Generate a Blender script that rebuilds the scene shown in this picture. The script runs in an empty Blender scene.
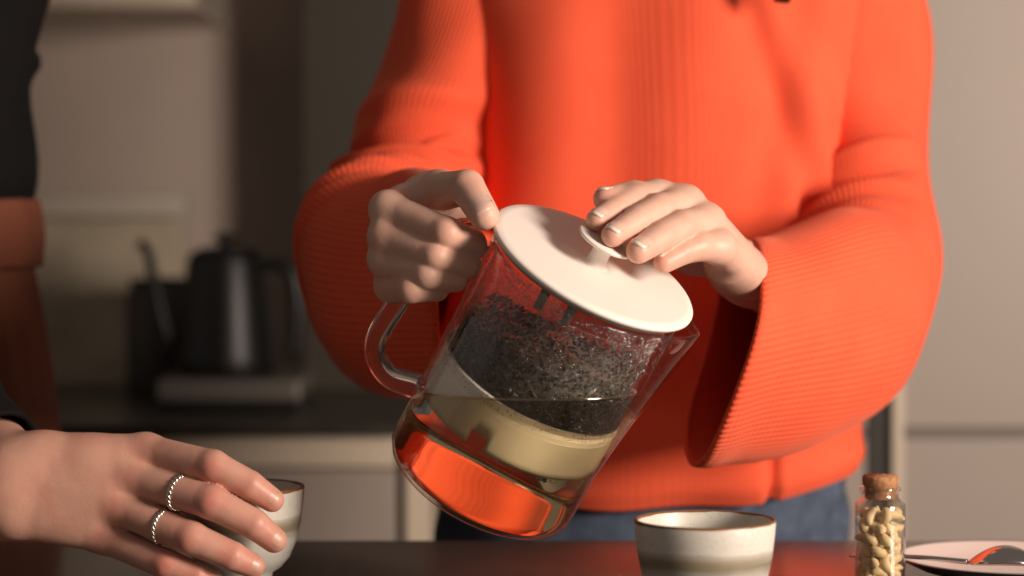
import bpy, bmesh, math, random
import numpy as np
from mathutils import Vector, Matrix
random.seed(7); rng = np.random.default_rng(7)
C = bpy.context.scene.collection
SC = bpy.context.scene
PI = math.pi

# ------------------------------------------------------------------ camera, world, lights, exposure
FPX = 2418.0; CAMZ = 1.14; PITCH = math.atan(92.0 / FPX)
cam = bpy.data.cameras.new('camera'); camo = bpy.data.objects.new('camera', cam); C.objects.link(camo)
cam.sensor_width = 36.0; cam.lens = FPX * 36.0 / 1024.0
camo.location = (0, 0, CAMZ); camo.rotation_euler = (PI / 2 - PITCH, 0, 0)
cam.dof.use_dof = True; cam.dof.focus_distance = 1.425; cam.dof.aperture_fstop = 4.2; cam.clip_start = 0.05
SC.camera = camo
w = bpy.data.worlds.new('room_light'); SC.world = w; w.use_nodes = True
w.node_tree.nodes['Background'].inputs[0].default_value = (1.0, 0.84, 0.74, 1)
w.node_tree.nodes['Background'].inputs[1].default_value = 0.15
SC.view_settings.view_transform = 'Standard'; SC.view_settings.look = 'None'
SC.view_settings.exposure = 0.0; SC.view_settings.gamma = 1.0; SC.view_settings.use_curve_mapping = False
try:
    SC.cycles.use_denoising = True
    SC.cycles.max_bounces = 14; SC.cycles.transmission_bounces = 12; SC.cycles.transparent_max_bounces = 24
    SC.cycles.sample_clamp_indirect = 6.0
except Exception: pass

def area(name, loc, target, sx, sy, power, col, spread=PI):
    l = bpy.data.lights.new(name, 'AREA'); l.shape = 'RECTANGLE'; l.size = sx; l.size_y = sy
    l.energy = power; l.color = col; l.spread = spread
    o = bpy.data.objects.new(name, l); C.objects.link(o); o.location = loc
    o.rotation_euler = (Vector(target) - Vector(loc)).to_track_quat('-Z', 'Y').to_euler()
    return o
key = area('key_softbox', (1.42, 0.50, 1.39), (0.10, 1.6, 1.08), 0.50, 0.50, 48, (1.0, 0.85, 0.72)); key.data.cycles.is_caustics_light = True

# ------------------------------------------------------------------ helpers
def PX(px, py, Y):
    """point of the world seen at photograph pixel (px, py), at real distance Y"""
    f = Vector((0, math.cos(PITCH), -math.sin(PITCH))); u = Vector((0, math.sin(PITCH), math.cos(PITCH)))
    d = f + Vector((1, 0, 0)) * ((px - 512) / FPX) - u * ((py - 288) / FPX)
    return Vector((0, 0, CAMZ)) + d * (Y / d.y)

def link(name, me, mat, parent=None, smooth=True):
    o = bpy.data.objects.new(name, me); C.objects.link(o)
    if mat is not None:
        for m in (mat if isinstance(mat, (list, tuple)) else [mat]): me.materials.append(m)
    if smooth and len(me.polygons): me.polygons.foreach_set('use_smooth', [True] * len(me.polygons))
    if parent is not None: o.parent = parent
    return o
def sharp(o, deg=35):
    bm = bmesh.new(); bm.from_mesh(o.data)
    for e in bm.edges:
        if len(e.link_faces) == 2 and e.calc_face_angle(0) > math.radians(deg): e.smooth = False
    bm.to_mesh(o.data); bm.free(); return o
def pyobj(name, V, F, mat, parent=None, smooth=True):
    me = bpy.data.meshes.new(name); me.from_pydata([tuple(v) for v in V], [], [tuple(f) for f in F]); me.validate(); me.update()
    return link(name, me, mat, parent, smooth)
def bmobj(name, bm, mat, parent=None, smooth=True):
    me = bpy.data.meshes.new(name); bmesh.ops.recalc_face_normals(bm, faces=bm.faces); bm.to_mesh(me); bm.free()
    return link(name, me, mat, parent, smooth)
def tag(o, label, cat, group=None, kind=None):
    o['label'] = label; o['category'] = cat
    if group: o['group'] = group
    if kind: o['kind'] = kind
    return o
def empty(name, loc=(0, 0, 0)):
    o = bpy.data.objects.new(name, None); C.objects.link(o); o.location = loc; o.empty_display_size = .02; return o
def box(name, x0, x1, y0, y1, z0, z1, mat, parent=None, bev=.002):
    bm = bmesh.new(); bmesh.ops.create_cube(bm, size=1)
    for v in bm.verts: v.co = Vector(((x0 + x1) / 2 + v.co.x * (x1 - x0), (y0 + y1) / 2 + v.co.y * (y1 - y0), (z0 + z1) / 2 + v.co.z * (z1 - z0)))
    if bev: bmesh.ops.bevel(bm, geom=list(bm.edges), offset=bev, segments=2, affect='EDGES', profile=.6)
    return bmobj(name, bm, mat, parent, False)
def struct(o): o['kind'] = 'structure'; return o
def lathe(name, prof, n, mat, parent=None, rfun=None):
    """prof: list of (r, z); closed at the axis when r == 0"""
    V = []; F = []
    rows = []
    for (r, z) in prof:
        if r <= 1e-7: rows.append([len(V)]); V.append((0, 0, z))
        else:
            row = []
            for k in range(n):
                th = 2 * PI * k / n; rr = rfun(r, z, th) if rfun else r
                row.append(len(V)); V.append((rr * math.cos(th), rr * math.sin(th), z))
            rows.append(row)
    for a, b in zip(rows[:-1], rows[1:]):
        for k in range(n):
            k2 = (k + 1) % n
            if len(a) == 1 and len(b) == 1: continue
            if len(a) == 1: F.append((a[0], b[k2], b[k]))
            elif len(b) == 1: F.append((a[k], a[k2], b[0]))
            else: F.append((a[k], a[k2], b[k2], b[k]))
    o = pyobj(name, V, F, mat, parent)
    bm = bmesh.new(); bm.from_mesh(o.data); bmesh.ops.recalc_face_normals(bm, faces=bm.faces); bm.to_mesh(o.data); bm.free()
    return o
def spline(P, t):
    """Catmull-Rom through rows of P at parameters t in [0,1]"""
    P = np.asarray(P, float); n = len(P); s = np.clip(np.asarray(t), 0, 1) * (n - 1)
    i = np.minimum(s.astype(int), n - 2); f = (s - i)[:, None]
    g = lambda k: P[np.clip(k, 0, n - 1)]
    p0 = np.where((i == 0)[:, None], 2 * g(i) - g(i + 1), g(i - 1)); p1 = g(i); p2 = g(i + 1)
    p3 = np.where((i == n - 2)[:, None], 2 * g(i + 1) - g(i), g(i + 2))
    return .5 * (2 * p1 + (p2 - p0) * f + (2 * p0 - 5 * p1 + 4 * p2 - p3) * f ** 2 + (3 * p1 - p0 - 3 * p2 + p3) * f ** 3)
def tube(name, pts, rad, mat, parent=None, nseg=16, nring=40, caps=True):
    pts = np.array([tuple(p) for p in pts], float)
    rad = np.array(rad if hasattr(rad, '__len__') else [rad] * len(pts), float)
    t = np.linspace(0, 1, nring); c = spline(pts, t); r = spline(rad[:, None], t)[:, 0]
    V = []; F = []; d0 = None
    for i in range(nring):
        d = Vector(c[min(i + 1, nring - 1)] - c[max(i - 1, 0)]).normalized()
        if d0 is None: a = d.orthogonal().normalized()
        else: a = (a - d * a.dot(d)).normalized()
        d0 = d; b = d.cross(a)
        for k in range(nseg):
            th = 2 * PI * k / nseg; V.append(Vector(c[i]) + (a * math.cos(th) + b * math.sin(th)) * r[i])
    for i in range(nring - 1):
        for k in range(nseg):
            k2 = (k + 1) % nseg; F.append((i * nseg + k, i * nseg + k2, (i + 1) * nseg + k2, (i + 1) * nseg + k))
    if caps: F.append(tuple(range(nseg - 1, -1, -1))); F.append(tuple((nring - 1) * nseg + k for k in range(nseg)))
    return pyobj(name, V, F, mat, parent)

# ------------------------------------------------------------------ implicit surfaces for hands and bodies
class Field:
    def __init__(s, lo, hi, vox):
        s.lo = np.array(lo, np.float32); s.vox = vox
        s.n = np.ceil((np.array(hi) - s.lo) / vox).astype(int) + 1
        s.D = np.full(tuple(s.n), .05, np.float32)
    def sub(s, lo, hi):
        a = np.clip(np.floor((lo - s.lo) / s.vox).astype(int), 0, s.n - 1); b = np.clip(np.ceil((hi - s.lo) / s.vox).astype(int) + 1, 0, s.n)
        if (b <= a).any(): return None
        ax = [(s.lo[k] + s.vox * np.arange(a[k], b[k])).astype(np.float32) for k in range(3)]
        return tuple(slice(a[k], b[k]) for k in range(3)), np.meshgrid(*ax, indexing='ij')
    def cone(s, A, B, ra, rb, k=0.0, D=None, sub=False):
        """smooth-union (or subtract) a round cone from A to B"""
        D = s.D if D is None else D
        A = np.array(A, np.float32); B = np.array(B, np.float32); m = max(ra, rb) + max(k * 1.5, 4 * s.vox)
        r = s.sub(np.minimum(A, B) - m, np.maximum(A, B) + m)
        if r is None: return
        sl, (X, Y, Z) = r
        d = B - A; L2 = float(d @ d) + 1e-12
        t = np.clip(((X - A[0]) * d[0] + (Y - A[1]) * d[1] + (Z - A[2]) * d[2]) / L2, 0, 1)
        f = np.sqrt((X - A[0] - t * d[0]) ** 2 + (Y - A[1] - t * d[1]) ** 2 + (Z - A[2] - t * d[2]) ** 2) - (ra + (rb - ra) * t)
        s.mix(D, sl, f, k, sub)
    def ell(s, c, r, R=None, k=0.0, D=None, sub=False):
        D = s.D if D is None else D
        c = np.array(c, np.float32); r = np.array(r, np.float32); m = r.max() + max(k * 1.5, 4 * s.vox)
        q = s.sub(c - m, c + m)
        if q is None: return
        sl, (X, Y, Z) = q
        P = np.stack([X - c[0], Y - c[1], Z - c[2]], -1)
        if R is not None: P = P @ np.array(R, np.float32)
        k0 = np.linalg.norm(P / r, axis=-1); k1 = np.linalg.norm(P / (r * r), axis=-1) + 1e-9
        s.mix(D, sl, k0 * (k0 - 1) / k1, k, sub)
    def mix(s, D, sl, f, k, sub):
        g = D[sl]
        if sub:
            if k > 0: h = np.maximum(k - np.abs(g + f), 0) / k; D[sl] = np.maximum(g, -f) + h * h * k * .25
            else: D[sl] = np.maximum(g, -f)
        elif k > 0:
            h = np.maximum(k - np.abs(g - f), 0) / k; D[sl] = np.minimum(g, f) - h * h * k * .25
        else: D[sl] = np.minimum(g, f)
    def nets(s):
        D = s.D; I = D < 0; nx, ny, nz = D.shape
        cnt = np.zeros((nx - 1, ny - 1, nz - 1), np.uint8)
        for a in (0, 1):
            for b in (0, 1):
                for c in (0, 1): cnt += I[a:nx - 1 + a, b:ny - 1 + b, c:nz - 1 + c]
        act = np.argwhere((cnt > 0) & (cnt < 8)); idx = np.full(cnt.shape, -1, np.int64); idx[tuple(act.T)] = np.arange(len(act))
        acc = np.zeros((len(act), 3)); num = np.zeros(len(act))
        cor = np.array([(a, b, c) for a in (0, 1) for b in (0, 1) for c in (0, 1)])
        val = np.stack([D[tuple((act + q).T)] for q in cor], 1).astype(float)
        for i in range(8):
            for j in range(i + 1, 8):
                if np.abs(cor[i] - cor[j]).sum() != 1: continue
                m = (val[:, i] < 0) != (val[:, j] < 0)
                t = np.where(m, val[:, i] / np.where(m, val[:, i] - val[:, j], 1), 0)
                acc += np.where(m[:, None], cor[i] + t[:, None] * (cor[j] - cor[i]), 0); num += m
        V = (act + acc / num[:, None]) * s.vox + s.lo
        Q = []
        for ax in range(3):
            o1, o2 = [(1, 2), (2, 0), (0, 1)][ax]
            sa = [slice(None)] * 3; sb = [slice(None)] * 3; sa[ax] = slice(0, -1); sb[ax] = slice(1, None)
            e = np.argwhere(I[tuple(sa)] != I[tuple(sb)])
            e = e[(e[:, o1] > 0) & (e[:, o2] > 0) & (e[:, o1] < D.shape[o1] - 1) & (e[:, o2] < D.shape[o2] - 1)]
            u = np.zeros(3, int); u[o1] = 1; v = np.zeros(3, int); v[o2] = 1
            q = np.stack([idx[tuple((e - u - v).T)], idx[tuple((e - v).T)], idx[tuple(e.T)], idx[tuple((e - u).T)]], 1)
            fl = I[tuple(e.T)]; q[~fl] = q[~fl][:, ::-1]; Q.append(q)
        Q = np.concatenate(Q); Q = Q[(Q >= 0).all(1)]
        return V, Q
def npmesh(name, V, Q):
    me = bpy.data.meshes.new(name); me.vertices.add(len(V)); me.vertices.foreach_set('co', np.asarray(V, np.float32).ravel())
    me.loops.add(Q.size); me.loops.foreach_set('vertex_index', Q.astype(np.int32).ravel()); me.polygons.add(len(Q))
    me.polygons.foreach_set('loop_start', np.arange(0, Q.size, 4, dtype=np.int32)); me.polygons.foreach_set('loop_total', np.full(len(Q), 4, np.int32))
    me.update(calc_edges=True); me.validate(); return me
def merge(parts):
    V = []; Q = []; n = 0
    for v, q in parts: V.append(v); Q.append(q + n); n += len(v)
    return np.concatenate(V), np.concatenate(Q)

# ------------------------------------------------------------------ materials
def mat(name, col, rough=.5, metal=0.0, spec=.5, **kw):
    m = bpy.data.materials.new(name); m.use_nodes = True; b = m.node_tree.nodes['Principled BSDF']
    b.inputs['Base Color'].default_value = (*col, 1); b.inputs['Roughness'].default_value = rough; b.inputs['Metallic'].default_value = metal
    b.inputs['Specular IOR Level'].default_value = spec
    for k, v in kw.items(): b.inputs[k].default_value = v
    return m
class NT:
    def __init__(s, m): s.m = m; s.t = m.node_tree; s.b = s.t.nodes.get('Principled BSDF')
    def n(s, typ, **kw):
        x = s.t.nodes.new(typ)
        for k, v in kw.items(): setattr(x, k, v)
        return x
    def l(s, a, b): s.t.links.new(a, b)
    def math(s, op, a, b=None):
        x = s.n('ShaderNodeMath', operation=op)
        for i, v in enumerate((a, b)):
            if v is None: continue
            if isinstance(v, (int, float)): x.inputs[i].default_value = v
            else: s.l(v, x.inputs[i])
        return x.outputs[0]
    def noise(s, scale, detail=3, coord='Object', stretch=None):
        tc = s.n('ShaderNodeTexCoord'); src = tc.outputs[coord]
        if stretch: mp = s.n('ShaderNodeMapping'); mp.inputs['Scale'].default_value = stretch; s.l(src, mp.inputs[0]); src = mp.outputs[0]
        x = s.n('ShaderNodeTexNoise'); x.inputs['Scale'].default_value = scale; x.inputs['Detail'].default_value = detail; s.l(src, x.inputs['Vector']); return x.outputs[0]
    def ramp(s, fac, stops):
        r = s.n('ShaderNodeValToRGB'); e = r.color_ramp.elements
        while len(e) < len(stops): e.new(.5)
        for q, (p, c) in zip(e, stops): q.position = p; q.color = (*c, 1)
        s.l(fac, r.inputs[0]); return r.outputs[0]
    def bump(s, h, strength, dist):
        x = s.n('ShaderNodeBump'); x.inputs['Strength'].default_value = strength; x.inputs['Distance'].default_value = dist; s.l(h, x.inputs['Height']); s.l(x.outputs[0], s.b.inputs['Normal']); return x
def noisy(name, c1, c2, scale, rough=.5, bump=0, metal=0.0, spec=.5, stretch=None, dist=.001):
    m = mat(name, c1, rough, metal, spec); t = NT(m); nz = t.noise(scale, 4, stretch=stretch)
    t.l(t.ramp(nz, [(.3, c1), (.7, c2)]), t.b.inputs['Base Color'])
    if bump: t.bump(nz, bump, dist)
    return m
def knit(name, c1, c2, ribs, bump=.6, sheen=.25, tint=(1, .5, .35)):
    m = mat(name, c1, .85, 0, .15); t = NT(m)
    uv = t.n('ShaderNodeUVMap'); sp = t.n('ShaderNodeSeparateXYZ'); t.l(uv.outputs[0], sp.inputs[0])
    s_ = t.math('SINE', t.math('MULTIPLY', sp.outputs[0], 2 * PI * ribs)); s2 = t.math('SINE', t.math('MULTIPLY', sp.outputs[1], 2 * PI * 1.0))
    s2 = t.math('MULTIPLY', s2, .25)
    nz = t.noise(900, 2); big = t.noise(22, 3)
    h = t.math('ADD', t.math('ADD', s_, s2), t.math('MULTIPLY', nz, .9))
    t.l(t.ramp(t.math('ADD', t.math('MULTIPLY', big, .6), t.math('MULTIPLY', nz, .4)), [(.3, c1), (.7, c2)]), t.b.inputs['Base Color'])
    t.bump(h, bump, .0006)
    t.b.inputs['Sheen Weight'].default_value = sheen; t.b.inputs['Sheen Roughness'].default_value = .4; t.b.inputs['Sheen Tint'].default_value = (*tint, 1)
    return m
def skin(name, c1, red):
    m = mat(name, c1, .42, 0, .35); t = NT(m)
    at = t.n('ShaderNodeAttribute', attribute_name='flush'); nz = t.noise(140, 4); n2 = t.noise(1400, 2); n3 = t.noise(45, 3)
    mx = t.n('ShaderNodeMix', data_type='RGBA'); mx.inputs['A'].default_value = (*c1, 1); mx.inputs['B'].default_value = (*red, 1)
    f = t.math('ADD', t.math('MULTIPLY', at.outputs['Fac'], .75), t.math('MULTIPLY', t.math('SUBTRACT', n3, .45), .9))
    f = t.math('ADD', f, t.math('MULTIPLY', t.math('SUBTRACT', nz, .5), .3))
    f.node.use_clamp = True
    t.l(f, mx.inputs['Factor']); t.l(mx.outputs['Result'], t.b.inputs['Base Color'])
    t.bump(t.math('ADD', t.math('MULTIPLY', nz, 1.0), t.math('MULTIPLY', n2, .5)), .22, .0012)
    t.b.inputs['Subsurface Weight'].default_value = .18; t.b.inputs['Subsurface Radius'].default_value = (.008, .003, .0015); t.b.inputs['Subsurface Scale'].default_value = .6
    return m
def thin_glass(name, tint=(.97, .97, .96), rough=.02, k=1.0, milky=0, power=5.0):
    m = bpy.data.materials.new(name); m.use_nodes = True; t = NT(m); t.t.nodes.clear()
    o = t.n('ShaderNodeOutputMaterial'); tr = t.n('ShaderNodeBsdfTransparent'); tr.inputs[0].default_value = (*tint, 1)
    gl = t.n('ShaderNodeBsdfGlossy'); gl.inputs[0].default_value = (1, 1, 1, 1); gl.inputs['Roughness'].default_value = rough
    lw = t.n('ShaderNodeLayerWeight'); lw.inputs[0].default_value = .5; mx = t.n('ShaderNodeMixShader')
    fr = t.math('ADD', .045, t.math('MULTIPLY', t.math('POWER', lw.outputs['Facing'], power), .9))
    t.l(t.math('MULTIPLY', fr, k), mx.inputs[0])
    if milky:
        df = t.n('ShaderNodeBsdfDiffuse'); df.inputs[0].default_value = (.8, .78, .76, 1); m2 = t.n('ShaderNodeMixShader'); m2.inputs[0].default_value = milky
        t.l(tr.outputs[0], m2.inputs[1]); t.l(df.outputs[0], m2.inputs[2]); tr = m2
    t.l(tr.outputs[0], mx.inputs[1]); t.l(gl.outputs[0], mx.inputs[2]); t.l(mx.outputs[0], o.inputs[0])
    return m
def solid_glass(name, col, ior, rough=0.0):
    m = bpy.data.materials.new(name); m.use_nodes = True; t = NT(m); t.t.nodes.clear()
    o = t.n('ShaderNodeOutputMaterial'); g = t.n('ShaderNodeBsdfGlass'); g.inputs['Color'].default_value = (*col, 1); g.inputs['IOR'].default_value = ior; g.inputs['Roughness'].default_value = rough
    t.l(g.outputs[0], o.inputs[0]); return m

M = {}
M['table'] = noisy('dark_lacquered_stone', (.095, .072, .060), (.11, .083, .070), 30, .21, 0, 0, 1.0)
M['base'] = mat('island_panel', (.06, .05, .045), .6)
M['floor'] = noisy('floor_oak', (.10, .075, .055), (.15, .11, .08), 6, .5, .1, stretch=(1, 12, 1))
M['wall'] = noisy('warm_plaster', (.45, .365, .315), (.48, .39, .335), 8, .9, .05)
M['ceil'] = mat('ceiling_paint', (.5, .46, .42), .9)
M['cab'] = noisy('taupe_lacquer', (.39, .325, .28), (.41, .34, .295), 5, .45)
M['groove'] = mat('shadow_gap', (.09, .075, .062), .7)
M['olive'] = noisy('dark_olive_lacquer', (.045, .036, .024), (.05, .04, .028), 5, .5)
M['rail_shade'] = mat('door_gap_shade', (.20, .165, .14), .6)
M['gap_shade'] = mat('gap_shade_brown', (.032, .026, .021), .6)
M['umber'] = mat('umber_shade', (.05, .04, .03), .5)
M['cream'] = noisy('cream_lacquer', (.68, .56, .43), (.72, .60, .47), 5, .4)
M['darkstone'] = noisy('dark_worktop', (.04, .034, .028), (.06, .05, .042), 40, .3)
M['black'] = mat('matt_black_steel', (.008, .0078, .0075), .40)
M['steel_dark'] = mat('brushed_grey', (.17, .15, .13), .4, .3)
M['beige'] = noisy('beige_board', (.40, .33, .24), (.52, .43, .32), 14, .7)
M['beige_edge'] = mat('pale_edge', (.55, .48, .40), .6)
M['white'] = noisy('white_plastic', (.84, .76, .69), (.86, .78, .71), 12, .42, spec=.35)
M['cream_plastic'] = noisy('cream_plastic', (.90, .84, .73), (.92, .86, .75), 12, .4)
M['grey_seal'] = mat('grey_silicone', (.33, .29, .23), .6)
M['glass'] = thin_glass('clear_glass', (.975, .965, .955), .02, 1.25, 0, 3.6)
M['jarglass'] = thin_glass('jar_glass', (.95, .95, .94), .03, 1.7)
M['glass2'] = thin_glass('infuser_glass', (.96, .95, .94), .05, 1.0, .07)
def fogged(name):
    m = thin_glass(name, (.97, .96, .95), .06, 1.0); t = NT(m)
    mx = [x for x in t.t.nodes if x.type == 'MIX_SHADER'][0]; tr = [x for x in t.t.nodes if x.type == 'BSDF_TRANSPARENT'][0]
    tc = t.n('ShaderNodeTexCoord'); sp = t.n('ShaderNodeSeparateXYZ'); t.l(tc.outputs['Object'], sp.inputs[0])
    vo = t.n('ShaderNodeTexVoronoi'); vo.inputs['Scale'].default_value = 430; t.l(tc.outputs['Object'], vo.inputs['Vector'])
    pat = t.math('MULTIPLY', t.math('SUBTRACT', vo.outputs['Distance'], .28), 2.6); pat.node.use_clamp = True
    big = t.noise(55, 3); bg = t.math('MULTIPLY', t.math('SUBTRACT', big, .25), 1.6); bg.node.use_clamp = True
    up = t.math('DIVIDE', t.math('SUBTRACT', sp.outputs[2], .080), .030); up.node.use_clamp = True
    f = t.math('MULTIPLY', t.math('MULTIPLY', pat, bg), t.math('ADD', .05, t.math('MULTIPLY', up, .50)))
    df = t.n('ShaderNodeBsdfDiffuse'); df.inputs[0].default_value = (.85, .82, .80, 1)
    tl = t.n('ShaderNodeBsdfTranslucent'); tl.inputs[0].default_value = (.85, .82, .80, 1); ad = t.n('ShaderNodeMixShader'); t.l(df.outputs[0], ad.inputs[1]); t.l(tl.outputs[0], ad.inputs[2])
    m2 = t.n('ShaderNodeMixShader'); t.l(f, m2.inputs[0]); t.l(tr.outputs[0], m2.inputs[1]); t.l(ad.outputs[0], m2.inputs[2]); t.l(m2.outputs[0], mx.inputs[1])
    return m
M['glass2'] = fogged('infuser_glass')
M['handle'] = solid_glass('handle_glass', (1, .99, .98), 1.46)
M['drop'] = thin_glass('water_drop', (.72, .70, .70), .10, 3.0)
M['tea'] = solid_glass('amber_tea', (1.0, .955, .80), 1.33)
M['meniscus'] = thin_glass('tea_edge', (.93, .86, .66), .08, 4.0)
M['leaf'] = noisy('wet_tea_leaf', (.016, .013, .007), (.10, .08, .042), 420, .35)
M['cork'] = noisy('cork', (.44, .22, .10), (.28, .12, .05), 420, .85, .5)
M['cashew'] = noisy('cashew_flesh', (.72, .51, .25), (.80, .62, .35), 120, .55, .15)
M['steel'] = mat('polished_steel', (.62, .58, .54), .14, 1.0)
M['silver'] = mat('silver', (.72, .66, .58), .2, 1.0)
M['plate_in'] = mat('white_glaze', (.74, .64, .60), .25)
M['plate_out'] = noisy('black_glaze', (.012, .011, .011), (.03, .026, .024), 60, .35)
M['plate_rim'] = mat('grey_rim', (.20, .19, .185), .35)
M['sweater'] = knit('orange_red_knit', (.80, .10, .043), (.88, .125, .056), 1, .42)
M['sweater_body'] = knit('orange_red_fine_knit', (.80, .10, .043), (.88, .125, .056), 1, .14)
M['black_knit'] = knit('black_jersey', (.0045, .004, .0038), (.007, .0063, .006), 1, .2, .0, (.3, .3, .3))
M['denim'] = noisy('blue_denim', (.035, .05, .085), (.075, .10, .15), 60, .85, .3)
M['black_denim'] = noisy('black_cotton', (.010, .009, .009), (.018, .016, .016), 60, .9, .2)
M['rust'] = noisy('rust_cotton', (.17, .046, .020), (.20, .058, .026), 20, .85, .3, dist=.004)
M['skin'] = skin('fair_skin', (.70, .435, .335), (.66, .28, .20))
M['skin2'] = skin('rosy_skin', (.62, .335, .25), (.55, .175, .135))
M['nail'] = mat('fingernail', (.70, .45, .36), .22)
M['nail_tip'] = mat('fingernail_edge', (.82, .68, .58), .3)
M['nail2'] = mat('fingernail_rosy', (.60, .31, .235), .35)
M['hair'] = noisy('dark_hair', (.02, .012, .008), (.05, .03, .02), 200, .4, .3)
def ceramic(name, zb, thick, rim):
    m = mat(name, (.62, .58, .51), .38, 0, .4); t = NT(m)
    tc = t.n('ShaderNodeTexCoord'); sp = t.n('ShaderNodeSeparateXYZ'); t.l(tc.outputs['Object'], sp.inputs[0])
    wob = t.noise(25, 3); z = t.math('ADD', sp.outputs[2], t.math('MULTIPLY', t.math('SUBTRACT', wob, .5), .006))
    streak = t.noise(60, 4, stretch=(.25, .25, 6))
    d = t.math('ABSOLUTE', t.math('SUBTRACT', z, zb)); band = t.math('SUBTRACT', 1, t.math('DIVIDE', d, thick)); band.node.use_clamp = True
    band = t.math('MULTIPLY', t.math('POWER', band, .6), t.math('ADD', .6, t.math('MULTIPLY', streak, 1.1))); band.node.use_clamp = True
    spk = t.noise(500, 1)
    base = t.ramp(spk, [(.22, (.50, .46, .40)), (.36, (.60, .565, .50)), (.8, (.64, .60, .535))])
    mx = t.n('ShaderNodeMix', data_type='RGBA'); t.l(band, mx.inputs['Factor']); t.l(base, mx.inputs['A'])
    t.l(t.ramp(streak, [(.3, (.20, .175, .14)), (.55, (.25, .20, .125)), (.75, (.36, .32, .26))]), mx.inputs['B'])
    below = t.math('LESS_THAN', z, zb - thick * .4)
    m3 = t.n('ShaderNodeMix', data_type='RGBA'); t.l(t.math('MULTIPLY', below, .35), m3.inputs['Factor']); t.l(mx.outputs['Result'], m3.inputs['A']); m3.inputs['B'].default_value = (.42, .41, .37, 1)
    rz = t.math('GREATER_THAN', z, rim); m2 = t.n('ShaderNodeMix', data_type='RGBA'); t.l(rz, m2.inputs['Factor']); t.l(m3.outputs['Result'], m2.inputs['A']); m2.inputs['B'].default_value = (.20, .085, .03, 1)
    t.l(m2.outputs['Result'], t.b.inputs['Base Color']); t.bump(streak, .12, .001); return m

# ------------------------------------------------------------------ the room
TZ = 0.90
struct(box('floor', -3.2, 3.2, -1.2, 3.3, -.05, 0, M['floor'], bev=0))
struct(box('wall_back', -3.2, 3.2, 3.12, 3.24, 0, 2.7, M['wall'], bev=0))

# island: a continuous worktop on a plain base
top = box('kitchen_island', -1.3, 1.3, .45, 1.68, TZ - .035, TZ, M['table'], bev=.003)
tag(top, 'dark glossy kitchen island top under the cups', 'table')
box('island_base', -1.2, 1.2, .6, 1.40, 0, TZ - .0355, M['base'], top, bev=.002)

# back run of base cabinets and worktop
CF = 2.52
ct = box('worktop', -1.7, -.112, CF - .02, 3.119, TZ - .009, TZ + .003, M['darkstone'], bev=.003); tag(ct, 'dark worktop along the back wall under the kettle', 'worktop')
def base_unit(x0, x1, label):
    r = empty('base_cabinet', ((x0 + x1) / 2, 2.8, 0)); tag(r, label, 'cabinet', 'cream base cabinets under the back worktop')
    def bx(n, a, b, c, d, e, f, m, bev=.002):
        o = box(n, a - r.location.x, b - r.location.x, c - 2.8, d - 2.8, e, f, m, r, bev); return o
    bx('carcass', x0 + .002, x1 - .002, CF + .022, 3.115, .0, TZ - .0095, M['groove'])
    bx('drawer', x0 + .003, x1 - .003, CF, CF + .02, .8565, .889, M['cream'])
    bx('door', x0 + .003, x1 - .003, CF, CF + .02, .10, .854, M['cab'])
    return r
base_unit(-1.0, -.118, 'cream base cabinet with taupe door under the black kettle')

# tall units on the right
def tall_unit(x0, x1, label):
    r = empty('tall_cabinet', ((x0 + x1) / 2, 2.85, 0)); tag(r, label, 'cabinet', 'taupe tall cabinets on the right')
    X = r.location.x
    box('carcass', x0 - X, x1 - X, CF + .022 - 2.85, 3.115 - 2.85, 0, 2.4, M['groove'], r)
    box('door', x0 + .002 - X, x1 - .002 - X, CF - 2.85, CF + .02 - 2.85, .898, 2.39, M['cab'], r)
    box('door', x0 + .002 - X, x1 - .002 - X, CF - 2.85, CF + .02 - 2.85, .10, .886, M['cab'], r)
    box('gap_shade_rail', x0 + .002 - X, x1 - .002 - X, CF + .006 - 2.85, CF + .021 - 2.85, .8865, .8975, M['rail_shade'], r, 0)  # added backing strip; darker taupe gives the door gap its soft shade
    return r
tall_unit(.25, .372, 'taupe tall cabinet behind the person in the orange sweater')
tall_unit(.398, 1.0, 'taupe tall cabinet behind the white plate, beside the dark gap')
fl = box('gap_shade_strip', .3725, .3972, CF + .004, CF + .020, .02, 2.39, M['gap_shade'], bev=0); tag(fl, 'dark strip added for the shade in the gap between the two tall cabinets', 'panel')  # strip added in the gap; its dark brown stands for the shade there
eb = box('cabinet_edge_strip', .3975, .408, CF - .006, CF - .0005, .02, 2.39, M['cream'], bev=.001); tag(eb, 'pale vertical edge strip on the tall cabinet beside the dark gap', 'trim')

dc = box('dark_panel', -.254, .05, 2.945, 3.119, TZ + .0035, 2.4, M['olive'], bev=.002); tag(dc, 'dark olive tall panel on the worktop to the right of the kettle', 'panel')
ep = box('cabinet_end_panel', -.1115, -.085, CF - .004, 3.115, 0, TZ - .0095, M['cream']); tag(ep, 'pale end panel closing the run of base cabinets, behind the glass teapot', 'panel')
# wall cupboard above
wc = empty('wall_cupboard', (-.75, 2.95, 1.357)); tag(wc, 'pale wall cupboard above the kettle and board', 'cabinet')
box('cupboard_body', -.4, .385, -.13, .165, .006, .7, M['cab'], wc); box('cupboard_door', -.4, -.01, -.15, -.131, .006, .7, M['cream'], wc); box('cupboard_door', -.005, .385, -.15, -.131, .006, .7, M['cream'], wc)
box('underside_strip', -.4, .385, -.15, .165, 0, .0058, M['cream'], wc)

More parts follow.
